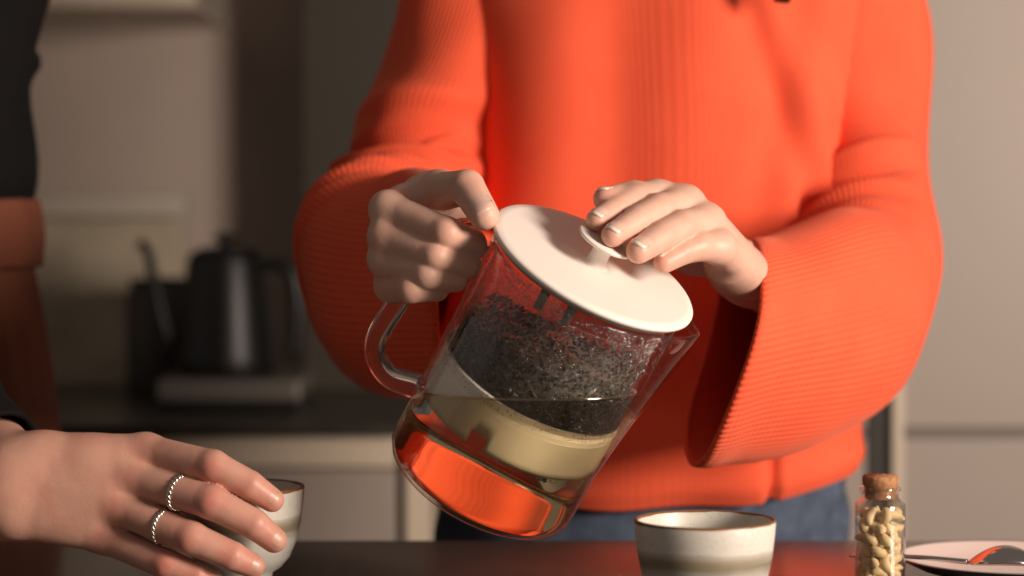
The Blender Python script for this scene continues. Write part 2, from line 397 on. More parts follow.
# board leaning on the back wall
bd = empty('splash_board', (-.66, 3.0, TZ + .0032)); tag(bd, 'beige stone board standing against the back wall behind the kettle', 'board')
box('board_panel', -.25, .246, .04, .075, .0, .21, M['beige'], bd); box('board_edge', -.25, .25, .02, .08, .2105, .238, M['beige_edge'], bd, .004)
cn = lathe('shade_form', [(0, 0), (.043, 0), (.045, .004), (.045, .12), (.041, .125), (.041, .138), (0, .14)], 40, M['umber']); cn.location = (-.418, 2.9, TZ + .0032); tag(cn, 'dark form added for the shade on the worktop behind the kettle spout', 'shade_form')  # made-up round form; its dark umber stands for the shade behind the spout

# kettle base and kettle
kb = empty('kettle_base', (-.302, 2.72, TZ + .0032)); tag(kb, 'grey square hotplate under the black kettle', 'hotplate')
box('foot_plate', -.088, .072, -.085, .085, 0, .012, M['black'], kb); box('hot_plate', -.086, .07, -.083, .083, .0125, .036, M['steel_dark'], kb, .004)
ke = empty('gooseneck_kettle', (-.322, 2.72, TZ + .0395)); tag(ke, 'black gooseneck kettle on the grey hotplate', 'kettle')
lathe('kettle_body', [(0, 0), (.052, 0), (.055, .004), (.0545, .02), (.049, .08), (.043, .128), (.042, .132), (0, .132)], 48, M['black'], ke)
lid_ = lathe('kettle_lid', [(.0, .1325), (.040, .1325), (.040, .137), (.026, .143), (.008, .144), (.008, .148), (.013, .152), (.013, .158), (0, .160)], 40, M['black'], ke)
tube('spout', [(-.045, 0, .022), (-.060, 0, .028), (-.070, 0, .055), (-.080, 0, .10), (-.088, 0, .138), (-.098, 0, .149)], [.012, .010, .008, .0065, .0055, .005], M['black'], ke)
tube('kettle_handle', [(.038, 0, .118), (.056, 0, .125), (.075, 0, .112), (.080, 0, .075), (.076, 0, .02)], [.006, .008, .009, .009, .007], M['black'], ke)

# ------------------------------------------------------------------ glass teapot, tilted for pouring
LIDC = PX(595, 264, 1.42); TS = 1.022
AX = Vector((.431, -.335, .838)).normalized(); UX = Vector((.887, 0, -.46)); UX = (UX - AX * UX.dot(AX)).normalized(); VY = AX.cross(UX)
H = .160
ROT = Matrix((UX, VY, AX)).transposed()
tp = empty('glass_teapot', LIDC - AX * H * TS); tp.rotation_euler = ROT.to_euler(); tp.scale = (TS, TS, TS)
tag(tp, 'clear glass teapot with white lid tilted to pour, half full of amber tea', 'teapot')
TM = Matrix.Translation(LIDC - AX * H * TS) @ ROT.to_4x4() @ Matrix.Scale(TS, 4); TMI = TM.inverted()
RB = .0595
def spout_r(r, z, th):
    th = (th + PI) % (2 * PI) - PI
    k = max(0.0, min(1.0, (z - .045) / .105)); return r + (.0135 * k * max(0.0, 1 - abs(th) / .55) if r > .05 else 0)
prof = [(0, 0), (.03, 0), (.049, .0002), (.0540, .0012), (.0572, .0036), (.0589, .0075), (RB, .0125), (RB, .019)] + [(RB, .019 + .0131 * i) for i in range(1, 11)] + [(RB - .0006, .1512), (RB - .0018, .1508), (RB - .002, .146)]
body = lathe('glass_body', prof, 160, M['glass'], tp, spout_r)
0 and lathe('thick_base', [(0, .0008), (.045, .0012), (.053, .0045), (.0565, .0105), (.0545, .0075), (.046, .0046), (0, .0042)], 96, M['handle'], tp)
hd = tube('handle', [(-.058, 0, .040), (-.078, 0, .038), (-.0915, 0, .050), (-.0925, 0, .072), (-.087, 0, .112), (-.080, 0, .138), (-.068, 0, .146), (-.058, 0, .147)], [.008, .0068, .0065, .0065, .0065, .0065, .007, .008], M['handle'], tp, 24, 70)
lid = lathe('lid', [(0, H - .0042), (.0625, H - .0042), (.0638, H - .003), (.0639, H - .0014), (.0628, H - .0002), (.058, H), (0, H)], 128, M['white'], tp)
lathe('lid_seal', [(0, .1545), (.0565, .1545), (.0595, .1530), (.0615, .1545), (.0615, .1557), (0, .1557)], 96, M['grey_seal'], lid)
kn = lathe('knob', [(.0085, H), (.0062, H + .0015), (.0056, H + .006), (.0056, H + .0128), (.0165, H + .0145), (.0178, H + .0160), (.0170, H + .0168), (.008, H + .0162), (0, H + .0160)], 64, M['white'], lid)
inf = empty('infuser', (0, 0, 0)); inf.parent = tp
lathe('infuser_glass', [(.0540, .078), (.0543, .10), (.0543, .1395), (.0549, .1405), (.0540, .1412), (.0530, .1400)], 96, M['glass2'], inf)
# white infuser base: stepped band with a notch in its lower edge
rows = [(.0555, .047), (.0557, .0515), (.0557, .056), (.0557, .066), (.0557, .0700), (.0549, .0704), (.0549, .0730), (.0543, .0734), (.0543, .0765), (.0566, .0770), (.0566, .0792), (.0545, .0796)]
V = []; F = []; n = 120
for r, z in rows:
    for k in range(n): V.append((r * math.cos(2 * PI * k / n), r * math.sin(2 * PI * k / n), z))
for i in range(len(rows) - 1):
    for k in range(n):
        a = (k + .5) * 360 / n - 360
        if i < 2 and abs(a + 104) < 6.5: continue
        if i < 2 and abs(a + 256 + 30) < 6.5: continue
        k2 = (k + 1) % n; F.append((i * n + k, i * n + k2, (i + 1) * n + k2, (i + 1) * n + k))
ib = pyobj('infuser_base', V, F, M['cream_plastic'], inf); sharp(ib, 40)
sm = ib.modifiers.new('s', 'SOLIDIFY'); sm.thickness = .002; sm.offset = -1
lathe('infuser_floor', [(0, .0712), (.0536, .0712), (.0536, .0730), (0, .0730)], 64, M['cream_plastic'], inf)
for deg in (-112, -92, 20, 130):
    t_ = math.radians(deg); bm = bmesh.new(); bmesh.ops.create_cone(bm, cap_ends=True, segments=12, radius1=.0026, radius2=.0030, depth=.0165)
    for v in bm.verts: v.co += Vector((.0505 * math.cos(t_), .0505 * math.sin(t_), .1462))
    bmobj('tab', bm, M['grey_seal'], inf)
# droplets inside the upper glass
V = []; F = []
def droplet(th, z, R, s):
    e = Vector((math.cos(th), math.sin(th), 0)); t1 = Vector((-math.sin(th), math.cos(th), 0)); c = e * R + Vector((0, 0, z)); b0 = len(V)
    for ring, (rr, hh) in enumerate(((1, 0), (.72, .42))):
        for k in range(6):
            q = k * PI / 3; V.append(c + (t1 * math.cos(q) + Vector((0, 0, 1.15)) * math.sin(q)) * s * rr - e * hh * s)
    V.append(c - e * .58 * s)
    for k in range(6):
        k2 = (k + 1) % 6; F.append((b0 + k, b0 + k2, b0 + 6 + k2, b0 + 6 + k)); F.append((b0 + 6 + k, b0 + 6 + k2, b0 + 12))
for i in range(3600):
    th = random.uniform(-PI, 0.1); z = .150 - .075 * random.random() ** 1.4
    droplet(th, z, RB - .0004, random.choice((.00035, .0005, .0006, .0008)) * (1.1 if z > .125 else .8))
dr = pyobj('condensation', V, F, M['drop'], tp); dr['kind'] = 'stuff'; dr['label'] = 'tiny water drops condensed inside the glass'

# tea: the vessel filled up to a level plane
wl = PX(530, 394, 1.43)
bm = bmesh.new(); me = None
pr = [(0, .0046), (.02, .0046), (.040, .0046), (.0540, .0047), (.0562, .0054), (.0575, .0078), (.0579, .0115), (.0579, .02)] + [(.0579, .02 + .01 * i) for i in range(1, 13)]
n = 128; ring0 = None
c0 = bm.verts.new((0, 0, pr[0][1])); prev = None
for r, z in pr[1:]:
    ring = [bm.verts.new((r * math.cos(2 * PI * k / n), r * math.sin(2 * PI * k / n), z)) for k in range(n)]
    for k in range(n):
        if prev is None: bm.faces.new((c0, ring[(k + 1) % n], ring[k]))
        else: bm.faces.new((prev[k], prev[(k + 1) % n], ring[(k + 1) % n], ring[k]))
    prev = ring
bm.faces.new(prev)
pl = TMI @ wl; nl = (ROT.transposed() @ Vector((0, 0, 1)))
r_ = bmesh.ops.bisect_plane(bm, geom=list(bm.verts) + list(bm.edges) + list(bm.faces), plane_co=pl, plane_no=nl, clear_outer=True)
rim = sorted([v.co.copy() for v in {v for e in bm.edges if e.is_boundary for v in e.verts}], key=lambda p: math.atan2(p.y, p.x))
bmesh.ops.holes_fill(bm, edges=[e for e in bm.edges if e.is_boundary], sides=0)
bm.transform(TM)
tea = bmobj('amber_tea', bm, M['tea']); tea.cycles.is_caustics_caster = True; ib.cycles.is_caustics_receiver = True; ib.visible_shadow = True; sharp(tea, 25)
tag(tea, 'clear amber tea lying level inside the tilted glass teapot', 'tea', kind='stuff')
V = []; F = []; nr = len(rim)
for i in range(nr):
    e = Vector((rim[i].x, rim[i].y, 0)).normalized()
    for k in range(6): V.append(TM @ (rim[i] - e * .0004 + (e * math.cos(k * PI / 3) * .0007 + nl * math.sin(k * PI / 3) * .0008)))
for i in range(nr):
    for k in range(6): F.append((i * 6 + k, i * 6 + (k + 1) % 6, ((i + 1) % nr) * 6 + (k + 1) % 6, ((i + 1) % nr) * 6 + k))
pyobj('meniscus', V, F, M['meniscus'], tea)['kind'] = 'stuff'
# wet leaves
V = []; F = []
for i in range(3400):
    th = random.uniform(0, 2 * PI); r = .0525 * (1 - .75 * random.random() ** 2.2)
    top_z = .108 - .011 * math.sin(th) * (r / .0525) + .006 * math.cos(th) * (r / .0525) + .004 * math.sin(3 * th + 1) - .003 * math.sin(7 * th)
    z = .0745 + (top_z - .0745) * random.random() ** (.8)
    c = Vector((r * math.cos(th), r * math.sin(th), z)); d = Vector((random.gauss(0, 1), random.gauss(0, 1), random.gauss(0, .5))).normalized()
    e = Vector((math.cos(th), math.sin(th), 0)); d = (d - e * d.dot(e) * .8).normalized(); L = random.uniform(.003, .009); wd = random.uniform(.0005, .0012); sd = d.cross(Vector((random.gauss(0, 1), random.gauss(0, 1), random.gauss(0, 1)))).normalized(); nn = d.cross(sd); b0 = len(V); cv = random.uniform(-.3, .3)
    for q in range(4):
        f = q / 3 - .5; ww = wd * (1 - (2 * f) ** 2 * .7)
        for sg in (-1, 1):
            p = c + d * f * L + nn * cv * L * (f * f * 4) + sd * sg * ww
            rr = math.hypot(p.x, p.y)
            if rr > .0533: p.x *= .0533 / rr; p.y *= .0533 / rr
            p.z = max(p.z, .0733); V.append(p)
    for q in range(3): F.append((b0 + 2 * q, b0 + 2 * q + 1, b0 + 2 * q + 3, b0 + 2 * q + 2))
# dense dark core so the pile has a body
n = 40
for j, (fr, ff) in enumerate(((.0, 0), (.95, 0), (.97, .5), (.93, .86), (.6, .97), (0, 1.0))):
    for k in range(n):
        th = 2 * PI * k / n; tz = .104 - .011 * math.sin(th) * fr + .006 * math.cos(th) * fr + .0025 * math.sin(5 * th)
        V.append(Vector((.0525 * fr * math.cos(th), .0525 * fr * math.sin(th), .0736 + (tz - .0736) * ff)))
b0 = len(V) - 6 * n
for j in range(5):
    for k in range(n): F.append((b0 + j * n + k, b0 + j * n + (k + 1) % n, b0 + (j + 1) * n + (k + 1) % n, b0 + (j + 1) * n + k))
lf = pyobj('tea_leaves', [TM @ v for v in V], F, M['leaf'], None, False); tag(lf, 'dark wet loose tea leaves heaped in the glass infuser', 'tea leaves', kind='stuff')

# ------------------------------------------------------------------ cups, plate, spoon, jar
def cup(loc, label, zb):
    R = .0392
    prof = [(0, .006), (.013, .006), (.015, .0), (.0185, 0), (.019, .004), (.0195, .0075), (.0245, .0105), (.0300, .017), (.0345, .0275), (.0372, .040), (.0386, .052), (R, .0600), (.0388, .0611), (.0381, .0612), (.0374, .060), (.0366, .052), (.0350, .040), (.0322, .028), (.0275, .019), (.020, .0135), (.010, .0115), (0, .011)]
    o = lathe('tea_cup', prof, 96, ceramic('glaze_' + str(zb)[2:], zb, .0075, .0596)); o.location = loc; return tag(o, label, 'cup', 'pale stoneware tea cups')
c1 = PX(705, 522, 1.335); cup((c1.x, c1.y, TZ), 'pale stoneware tea cup with brown rim standing below the tilted teapot', .0385)
c2 = PX(241, 487, 1.49); cup((c2.x, c2.y, TZ), 'pale stoneware tea cup held in the hand with two rings', .0370).rotation_euler.z = 2.1

pc = PX(1012, 558.5, 1.50)
po = lathe('plate', [(0, .003), (.030, .003), (.034, 0), (.038, 0), (.041, .003), (.058, .008), (.0705, .0140), (.0716, .0152)], 96, M['plate_out'])
po.location = (pc.x, pc.y, TZ); tag(po, 'shallow plate with white inside and black underside behind the nut jar', 'plate')
lathe('plate_inside', [(0, .0062), (.035, .0066), (.050, .0085), (.062, .0125), (.0694, .0152)], 96, M['plate_in'], po)['label'] = 'white glazed inside of the plate'
lathe('plate_lip', [(.0694, .01525), (.0702, .0158), (.0711, .0159), (.0717, .0153)], 96, M['plate_rim'], po)

sp_a = PX(850, 555.5, 1.478); sp_b = PX(968, 564, 1.462)
sp_a.z = .9195; sp_b.z = .9178
sr = empty('teaspoon', sp_b); tag(sr, 'polished steel teaspoon lying face down on the white plate', 'spoon')
d = (sp_b - sp_a); L = d.length; d.normalize(); sd = Vector((-d.y, d.x, 0)).normalized(); up = Vector((0, 0, 1))
V = []; F = []; nn = 26
for i in range(nn):
    f = i / (nn - 1); c = -d * L * (1 - f); wdt = .0034 - .0016 * f + .0012 * math.exp(-(f / .12) ** 2); tk = .0011 + .0006 * f
    hgt = .0020 * math.sin(PI * f) * .6
    for k in range(8):
        th = k * PI / 4; V.append(c + sd * wdt * math.cos(th) + up * (tk * math.sin(th) + hgt))
for i in range(nn - 1):
    for k in range(8): F.append((i * 8 + k, i * 8 + (k + 1) % 8, (i + 1) * 8 + (k + 1) % 8, (i + 1) * 8 + k))
F.append(tuple(range(7, -1, -1))); F.append(tuple((nn - 1) * 8 + k for k in range(8)))
pyobj('handle', V, F, M['steel'], sr)
V = []; F = []; na, nb = 28, 16
for i in range(na + 1):
    f = i / na; wd = .0125 * max(0.0, math.sin(PI * (f ** .85))) ** .62 + .0016 * (1 - f) ; x = f * .046
    hh = .0095 * math.sin(PI * min(1, f * 1.02)) ** .9 if f < .98 else 0
    for j in range(nb + 1):
        q = j / nb * 2 - 1; V.append(d * x + sd * wd * q + up * (hh * (1 - q * q) ** .8 + .0015 * math.sin(PI * f) - .001 * (1 - f)))
for i in range(na):
    for j in range(nb): F.append((i * (nb + 1) + j, i * (nb + 1) + j + 1, (i + 1) * (nb + 1) + j + 1, (i + 1) * (nb + 1) + j))
sb = pyobj('spoon_bowl', V, F, M['steel'], sr); s_ = sb.modifiers.new('s', 'SOLIDIFY'); s_.thickness = .001

jc = PX(880, 560, 1.457); jr = empty('glass_jar', (jc.x, jc.y, TZ)); tag(jr, 'small corked glass jar filled with cashew nuts beside the plate', 'jar')
JR = .0153
lathe('jar_glass', [(0, 0), (.0135, 0), (.0150, .0012), (JR, .003), (JR, .0525), (.0149, .0545), (.0128, .0566), (.0112, .0580), (.0108, .0600), (.0112, .0615), (.0124, .0622), (.0127, .0632), (.0122, .0642), (.0108, .0645), (.0100, .0640), (.0098, .0600), (.0102, .0582), (.0125, .0553), (.0142, .0530), (.0145, .051), (.0145, .004), (.0130, .0022), (0, .002)], 72, M['jarglass'], jr)
ck = lathe('cork_stopper', [(0, .0570), (.0088, .0570), (.0092, .0578), (.0097, .0648), (.0108, .0656), (.0110, .0700), (.0105, .0712), (0, .0715)], 48, M['cork'], jr)
for v in ck.data.vertices: v.co *= 1 + .006 * math.sin(v.co.x * 2300 + v.co.z * 900) * math.sin(v.co.y * 1900)
# a cashew: a bent, tapered bean
V = []; F = []; nn, ns = 12, 9
for i in range(nn + 1):
    f = i / nn; a = (f - .5) * 2.7; c = Vector((math.sin(a) * .0034, math.cos(a) * .0036 - .0026, 0)); d = Vector((math.cos(a), -math.sin(a), 0)); s_ = Vector((math.sin(a), math.cos(a), 0))
    r = .0024 * max(0.02, math.sin(PI * (f * .96 + .02))) ** .5 * (1.06 - .25 * f)
    for k in range(ns):
        th = 2 * PI * k / ns; V.append(c + (s_ * math.cos(th) + Vector((0, 0, 1)) * math.sin(th) * .95) * r)
for i in range(nn):
    for k in range(ns): F.append((i * ns + k, i * ns + (k + 1) % ns, (i + 1) * ns + (k + 1) % ns, (i + 1) * ns + k))
F.append(tuple(range(ns - 1, -1, -1))); F.append(tuple(nn * ns + k for k in range(ns)))
nut = pyobj('cashew_nut', V, F, M['cashew']); nut.rotation_mode = 'XYZ'
NN = 52; rr = .0043; pts = np.stack([rng.uniform(-.008, .008, NN), rng.uniform(-.008, .008, NN), rng.uniform(.006, .046, NN)], 1)
for it in range(500):
    dlt = pts[:, None] - pts[None]; dist = np.linalg.norm(dlt, axis=-1) + 1e-9; ov = np.maximum(2 * rr - dist, 0); np.fill_diagonal(ov, 0)
    pts += (dlt / dist[..., None] * ov[..., None] * .4).sum(1); pts[:, 2] -= .00002
    rad = np.hypot(pts[:, 0], pts[:, 1]); mx = .0094; s_ = np.where(rad > mx, mx / (rad + 1e-9), 1); pts[:, :2] *= s_[:, None]; pts[:, 2] = np.clip(pts[:, 2], .0056, .0475)
for i in range(NN):
    o = nut if i == 0 else nut.copy()
    if i: C.objects.link(o)
    o.location = (jc.x + pts[i, 0], jc.y + pts[i, 1], TZ + pts[i, 2]); o.rotation_euler = (random.uniform(0, 6.3), random.uniform(0, 6.3), random.uniform(0, 6.3)); s_ = random.uniform(1.3, 1.55); o.scale = (s_, s_, s_)
    tag(o, 'pale curved cashew nut inside the corked glass jar', 'nut', 'cashew nuts in the glass jar')

# ------------------------------------------------------------------ hands
def v3(p): return np.array(tuple(p), float)
def make_hand(fingers, carpals, wrist, elbow, wr, vox, lo, hi, thumb, thumb_web, extra=None, kp=.009, lat=None, er=.032, kd=.0025):
    f = Field(lo, hi, vox); D1 = f.D.copy(); D2 = f.D.copy()
    for (P, R), c in zip(fingers, carpals):
        f.cone(v3(P[0]), v3(c[0]), R[0] * 1.02, c[1], kp)
        f.cone(v3(P[0]), v3(P[1]), R[0], R[1], .001, D1)
        for a, b, ra, rb in zip(P[1:-1], P[2:], R[1:-1], R[2:]): f.cone(v3(a), v3(b), ra, rb, .0008, D2)
    for a, b in zip(fingers[:-1], fingers[1:]):   # palm filling between neighbouring metacarpals
        ma = (v3(a[0][0]) * .55 + v3(carpals[0][0]) * .45) if False else None
    for i in range(len(fingers) - 1):
        m0 = (v3(fingers[i][0][0]) + v3(fingers[i + 1][0][0])) / 2; m1 = (v3(carpals[i][0]) + v3(carpals[i + 1][0])) / 2
        f.cone(m0 * .8 + m1 * .2, m1, fingers[i][1][0] * .9, carpals[i][1], kp)
    for c in carpals: f.cone(v3(c[0]), v3(wrist), c[1], wr * .8, .007)
    if lat is not None:
        l = v3(lat)
        for sg in (-1, 1): f.cone(v3(wrist) + l * sg, v3(elbow) + l * sg * 1.0, wr, er, .012)
    else: f.cone(v3(wrist), v3(elbow), wr, er, .012)
    TPp, TR = thumb
    f.cone(v3(TPp[0]), v3(TPp[1]), TR[0], TR[1], .012)
    for w_ in thumb_web: f.cone(v3(w_[0]), v3(w_[1]), w_[2], w_[3], .012)
    if extra:
        for e in extra: f.cone(v3(e[0]), v3(e[1]), e[2], e[3], e[4])
    f.mix(f.D, (slice(None),) * 3, D1, .006, False)
    D3 = np.full_like(f.D, .05)
    for a, b, ra, rb in zip(TPp[1:-1], TPp[2:], TR[1:-1], TR[2:]): f.cone(v3(a), v3(b), ra, rb, .001, D3)
    f.mix(f.D, (slice(None),) * 3, D3, .003, False)
    f.mix(f.D, (slice(None),) * 3, D2, kd, False)
    V, Q = f.nets()
    for it in range(3):
        acc = np.zeros_like(V); num = np.zeros(len(V))
        for a, b in ((0, 1), (1, 2), (2, 3), (3, 0)):
            for k in range(3): acc[:, k] += np.bincount(Q[:, a], V[Q[:, b], k], len(V)) + np.bincount(Q[:, b], V[Q[:, a], k], len(V))
            num += np.bincount(Q[:, a], minlength=len(V)) + np.bincount(Q[:, b], minlength=len(V))
        V = V * .5 + acc / np.maximum(num, 1)[:, None] * .5
    return V, Q
def nail(parent, tip, prev, nrm, r, mt, edge=None, wid=.78, ln=1.45, fwd=.45, lift=1.0):
    tip = Vector(tip); d = (tip - Vector(prev)).normalized(); nrm = Vector(nrm); nrm = (nrm - d * nrm.dot(d)).normalized(); s_ = d.cross(nrm)
    V = []; F = []; a_, b_ = 10, 8
    for i in range(a_ + 1):
        f = i / a_; x = (fwd - ln + f * ln + .12 * f) * r
        for j in range(b_ + 1):
            q = j / b_ * 2 - 1; ang = q * wid * (1 - .25 * (1 - min(1, f * 3)) ** 2); xx = x - (.22 * q * q * r if f > .5 else -.15 * q * q * r)
            rad = lift * (r * (1.03 + .03 * f) - max(0, x / r - .05) ** 2 * r * .55) + (1 - lift) * (r * math.sqrt(max(.2, 1 - max(0, xx / r) ** 2)) + .00035 - .09 * r * abs(q) ** 5 - (.06 * r * (1 - f * 4) ** 2 if f < .25 else 0) - .05 * r * max(0, f * 4 - 3) ** 2)
            V.append(tip + d * xx + (nrm * math.cos(ang) + s_ * math.sin(ang)) * rad)
    for i in range(a_):
        for j in range(b_): F.append((i * (b_ + 1) + j, i * (b_ + 1) + j + 1, (i + 1) * (b_ + 1) + j + 1, (i + 1) * (b_ + 1) + j))
    o = pyobj('fingernail', V, F, [mt, edge or mt], parent)
    for i, p in enumerate(o.data.polygons):
        if i // b_ >= a_ - 2: p.material_index = 1
    if lift == 0: return o
    m_ = o.modifiers.new('s', 'SOLIDIFY'); m_.thickness = .0003 + .0004 * lift; m_.offset = -.8
    return o
def flush(me, spots):
    n = len(me.vertices); co = np.empty(n * 3, np.float32); me.vertices.foreach_get('co', co); co = co.reshape(-1, 3); val = np.zeros(n, np.float32)
    for p, s_, a_ in spots: val = np.maximum(val, a_ * np.exp(-((co - v3(p)) ** 2).sum(1) / (s_ * s_)).astype(np.float32))
    at = me.attributes.new('flush', 'FLOAT', 'POINT'); at.data.foreach_set('value', val)
def bounds(pts, pad): A = np.array([v3(p) for p in pts]); return A.min(0) - pad, A.max(0) + pad
def lerp(a, b, f): return Vector(a) * (1 - f) + Vector(b) * f

# her left hand, resting on the lid knob
def on_plane(px, py, hgt):
    """point seen at (px, py) that lies hgt above the lid's plane"""
    a = PX(px, py, 1.0); b = PX(px, py, 2.0); ha = (a - LIDC).dot(AX); hb = (b - LIDC).dot(AX); t = (hgt - ha) / (hb - ha); return a.lerp(b, t)
KZ = .0174
LT = [on_plane(597, 220, KZ + .0058), on_plane(613, 235.5, KZ + .0061), on_plane(638.5, 251, KZ + .0058), on_plane(664, 262.5, KZ + .001)]
LM = [PX(656, 198, 1.462), PX(686, 204, 1.462), PX(707, 222, 1.456), PX(718, 247, 1.446)]
LWR = PX(745, 274, 1.550)
LR = [(.0100, .0089, .0078, .0066), (.0104, .0096, .0086, .0071), (.0103, .0097, .0089, .0075), (.0096, .0086, .0076, .0065)]
LF = []
for i in range(4):
    a, b = LM[i], LT[i]; upv = (AX * .7 + Vector((0, 0, .5))).normalized()
    px = lambda p: (512 + FPX * p.x / p.y, 0); dip = a.lerp(b, .70) + upv * .0035; pip = a.lerp(b, .42) + upv * .0045
    LF.append(([a, pip, dip, b], LR[i]))
latL = (LM[0] - LM[3]).normalized()
LC = [(LWR + latL * o + (LM[i] - LWR) * .22, .0115) for i, o in enumerate((.015, .006, -.004, -.013))]
LEL = Vector((.256, 1.745, 1.055))
thP = [LWR + latL * .018 + (LM[0] - LWR) * .25 + Vector((-.006, 0, -.006)), PX(668, 208, LM[0].y + .005), PX(634, 196, LT[0].y + .036), PX(605, 199, LT[0].y + .016)]
thR = (.015, .0115, .0095, .0072)
lo, hi = bounds(sum([f[0] for f in LF], []) + thP + [LWR, lerp(LWR, LEL, .35)], .03)
hL = make_hand(LF, LC, LWR, LEL, .0165, .0010, lo, hi, (thP, thR), [(thP[0], LM[0].lerp(LWR, .3), .013, .010)], lat=latL * .0085, er=.026, extra=[(LWR + (LM[3] - LWR) * .3 - AX * .008, LM[3].lerp(LWR, .35) - AX * .008, .013, .010, .01)])
# her right hand, gripping the glass handle
RM = [PX(388, 209, 1.440), PX(386, 236, 1.434), PX(385, 260, 1.437), PX(391, 286, 1.446)]
RPp = [PX(446, 233, 1.411), PX(436, 256, 1.411), PX(427, 274, 1.413), PX(411, 289, 1.417)]
RD = [PX(473, 244, 1.424), PX(467, 264, 1.424), PX(455, 279, 1.426), PX(437, 289, 1.430)]
RT = [PX(466, 250, 1.441), PX(460, 268, 1.443), PX(449, 281, 1.444), PX(432, 289, 1.444)]
RR = [(.0102, .0094, .0091, .0078), (.0098, .0090, .0082, .0070), (.0094, .0086, .0078, .0068), (.0090, .0082, .0074, .0064)]
RF = [([RM[i], RPp[i], RD[i], RT[i]], RR[i]) for i in range(4)]
RWR = PX(432, 224, 1.515); REL = Vector((-.082, 1.765, 1.10))
latR = (RM[0] - RM[3]).normalized()
RC = [(RWR + latR * o + (RM[i] - RWR) * .2, .0125) for i, o in enumerate((.014, .005, -.005, -.014))]
rtP = [RWR + latR * .016 + Vector((.008, -.015, .0)), PX(440, 192, 1.462), PX(467, 187, 1.420), PX(484, 215, 1.403)]
rtR = (.0150, .0118, .0104, .0090)
lo, hi = bounds(sum([f[0] for f in RF], []) + rtP + [RWR, lerp(RWR, REL, .4)], .03)
hR = make_hand(RF, RC, RWR, REL, .0205, .0010, lo, hi, (rtP, rtR), [(rtP[1], RM[0].lerp(RWR, .35), .010, .011), (rtP[0], RM[0].lerp(RWR, .4), .013, .011)], lat=latR * .0085, er=.026)
# the other person's left hand, around the cup
PM = [PX(146, 452, 1.462), PX(133, 478, 1.455), PX(118, 507, 1.453), PX(103, 536, 1.458)]
PP = [PX(213, 466, 1.437), PX(211, 502, 1.429), PX(191, 538, 1.429), PX(166, 564, 1.437)]
PD = [PX(250, 485, 1.437), PX(254, 524, 1.430), PX(232, 556, 1.430), PX(196, 575, 1.437)]
PT = [PX(272, 500, 1.441), PX(274, 540, 1.436), PX(253, 566, 1.436), PX(213, 581, 1.441)]
PR = [(.0108, .0096, .0087, .0074), (.0110, .0100, .0091, .0078), (.0106, .0099, .0089, .0074), (.0098, .0089, .0079, .0067)]
PF = [([PM[i], PP[i], PD[i], PT[i]], PR[i]) for i in range(4)]
PWR = PX(8, 482, 1.462); PEL = Vector((-.43, 1.64, 1.035))
latP = (PM[0] - PM[3]).normalized()
PC = [(PWR + latP * o + (PM[i] - PWR) * .2, .0145) for i, o in enumerate((.013, .004, -.005, -.014))]
ptP = [PWR + latP * .012 + Vector((.03, .012, -.004)), PX(120, 480, 1.492), PX(170, 500, 1.523), PX(208, 520, 1.537)]
ptR = (.016, .0125, .0105, .008)
lo, hi = bounds(sum([f[0] for f in PF], []) + ptP + [PWR, lerp(PWR, PEL, .35)], .03)
hP = make_hand(PF, PC, PWR, PEL, .0205, .0010, lo, hi, (ptP, ptR), [(ptP[0], PM[0].lerp(PWR, .4), .013, .012)], lat=latP * .0085, er=.026, kp=.010)

# ------------------------------------------------------------------ bodies (one continuous skin each)
def body_field(cx, cy, sh, arms, hs=1.0):
    f = Field((cx - .45, cy - .42, -.0), (cx + .45, cy + .22, 1.75), .007); k = .03
    z = lambda q: q * hs
    f.ell((cx, cy, z(.93)), (.135, .085, .12), None, k); f.ell((cx, cy, z(1.08)), (.12, .085, .16), None, k); f.ell((cx, cy, z(1.24)), (.14, .09, .14), None, k)
    f.cone((cx - sh + .02, cy, z(1.355)), (cx + sh - .02, cy, z(1.355)), .048, .048, .05); f.cone((cx, cy, z(1.36)), (cx, cy - .02, z(1.48)), .052, .046, .03)
    f.ell((cx, cy - .03, z(1.57)), (.072, .09, .108), None, .015); f.cone((cx, cy - .118, z(1.585)), (cx, cy - .128, z(1.555)), .007, .012, .012)
    f.cone((cx - .018, cy - .113, z(1.525)), (cx + .018, cy - .113, z(1.525)), .006, .006, .006)
    for sg in (-1, 1):
        f.ell((cx + sg * .028, cy - .112, z(1.585)), (.014, .01, .008), None, .004, sub=True); f.ell((cx + sg * .028, cy - .104, z(1.585)), (.011, .011, .009), None, .002)
        f.ell((cx + sg * .073, cy - .02, z(1.565)), (.01, .02, .03), None, .006)
        f.cone((cx + sg * .068, cy, z(.88)), (cx + sg * .08, cy - .005, z(.48)), .072, .048, k); f.cone((cx + sg * .085, cy - .005, z(.48)), (cx + sg * .088, cy + .02, z(.08)), .052, .036, .02)
        f.cone((cx + sg * .088, cy + .02, .045), (cx + sg * .095, cy - .14, .03), .04, .028, .02)
    for (s_, e_, w_) in arms:
        f.cone(v3(s_), v3(e_), .036, .028, .012); f.cone(v3(e_), v3(lerp(e_, w_, .80)), .028, .022, .008)
    return f.nets()
W0 = (.10, 1.86)
bodyW = body_field(W0[0], W0[1], .19, [((-.03, 1.87, 1.33), REL, RWR), ((.245, 1.87, 1.33), LEL, LWR)])
V, Q = merge([bodyW, hL, hR]); me = npmesh('person', V, Q)
spots = [(f[0][j], .0085, .75 if j else .55) for f in LF + RF for j in (0, 1, 2)] + [(f[0][3], .009, .8) for f in LF + RF] + [(thP[3], .01, .7), (rtP[3], .01, .6), (rtP[2], .01, .7)]
flush(me, spots)
woman = link('person', me, M['skin']); tag(woman, 'person in an orange knit sweater pouring from the tilted glass teapot', 'person')
P0 = (-.550, 1.87)
P_SH = Vector((-.395, 1.86, 1.37))
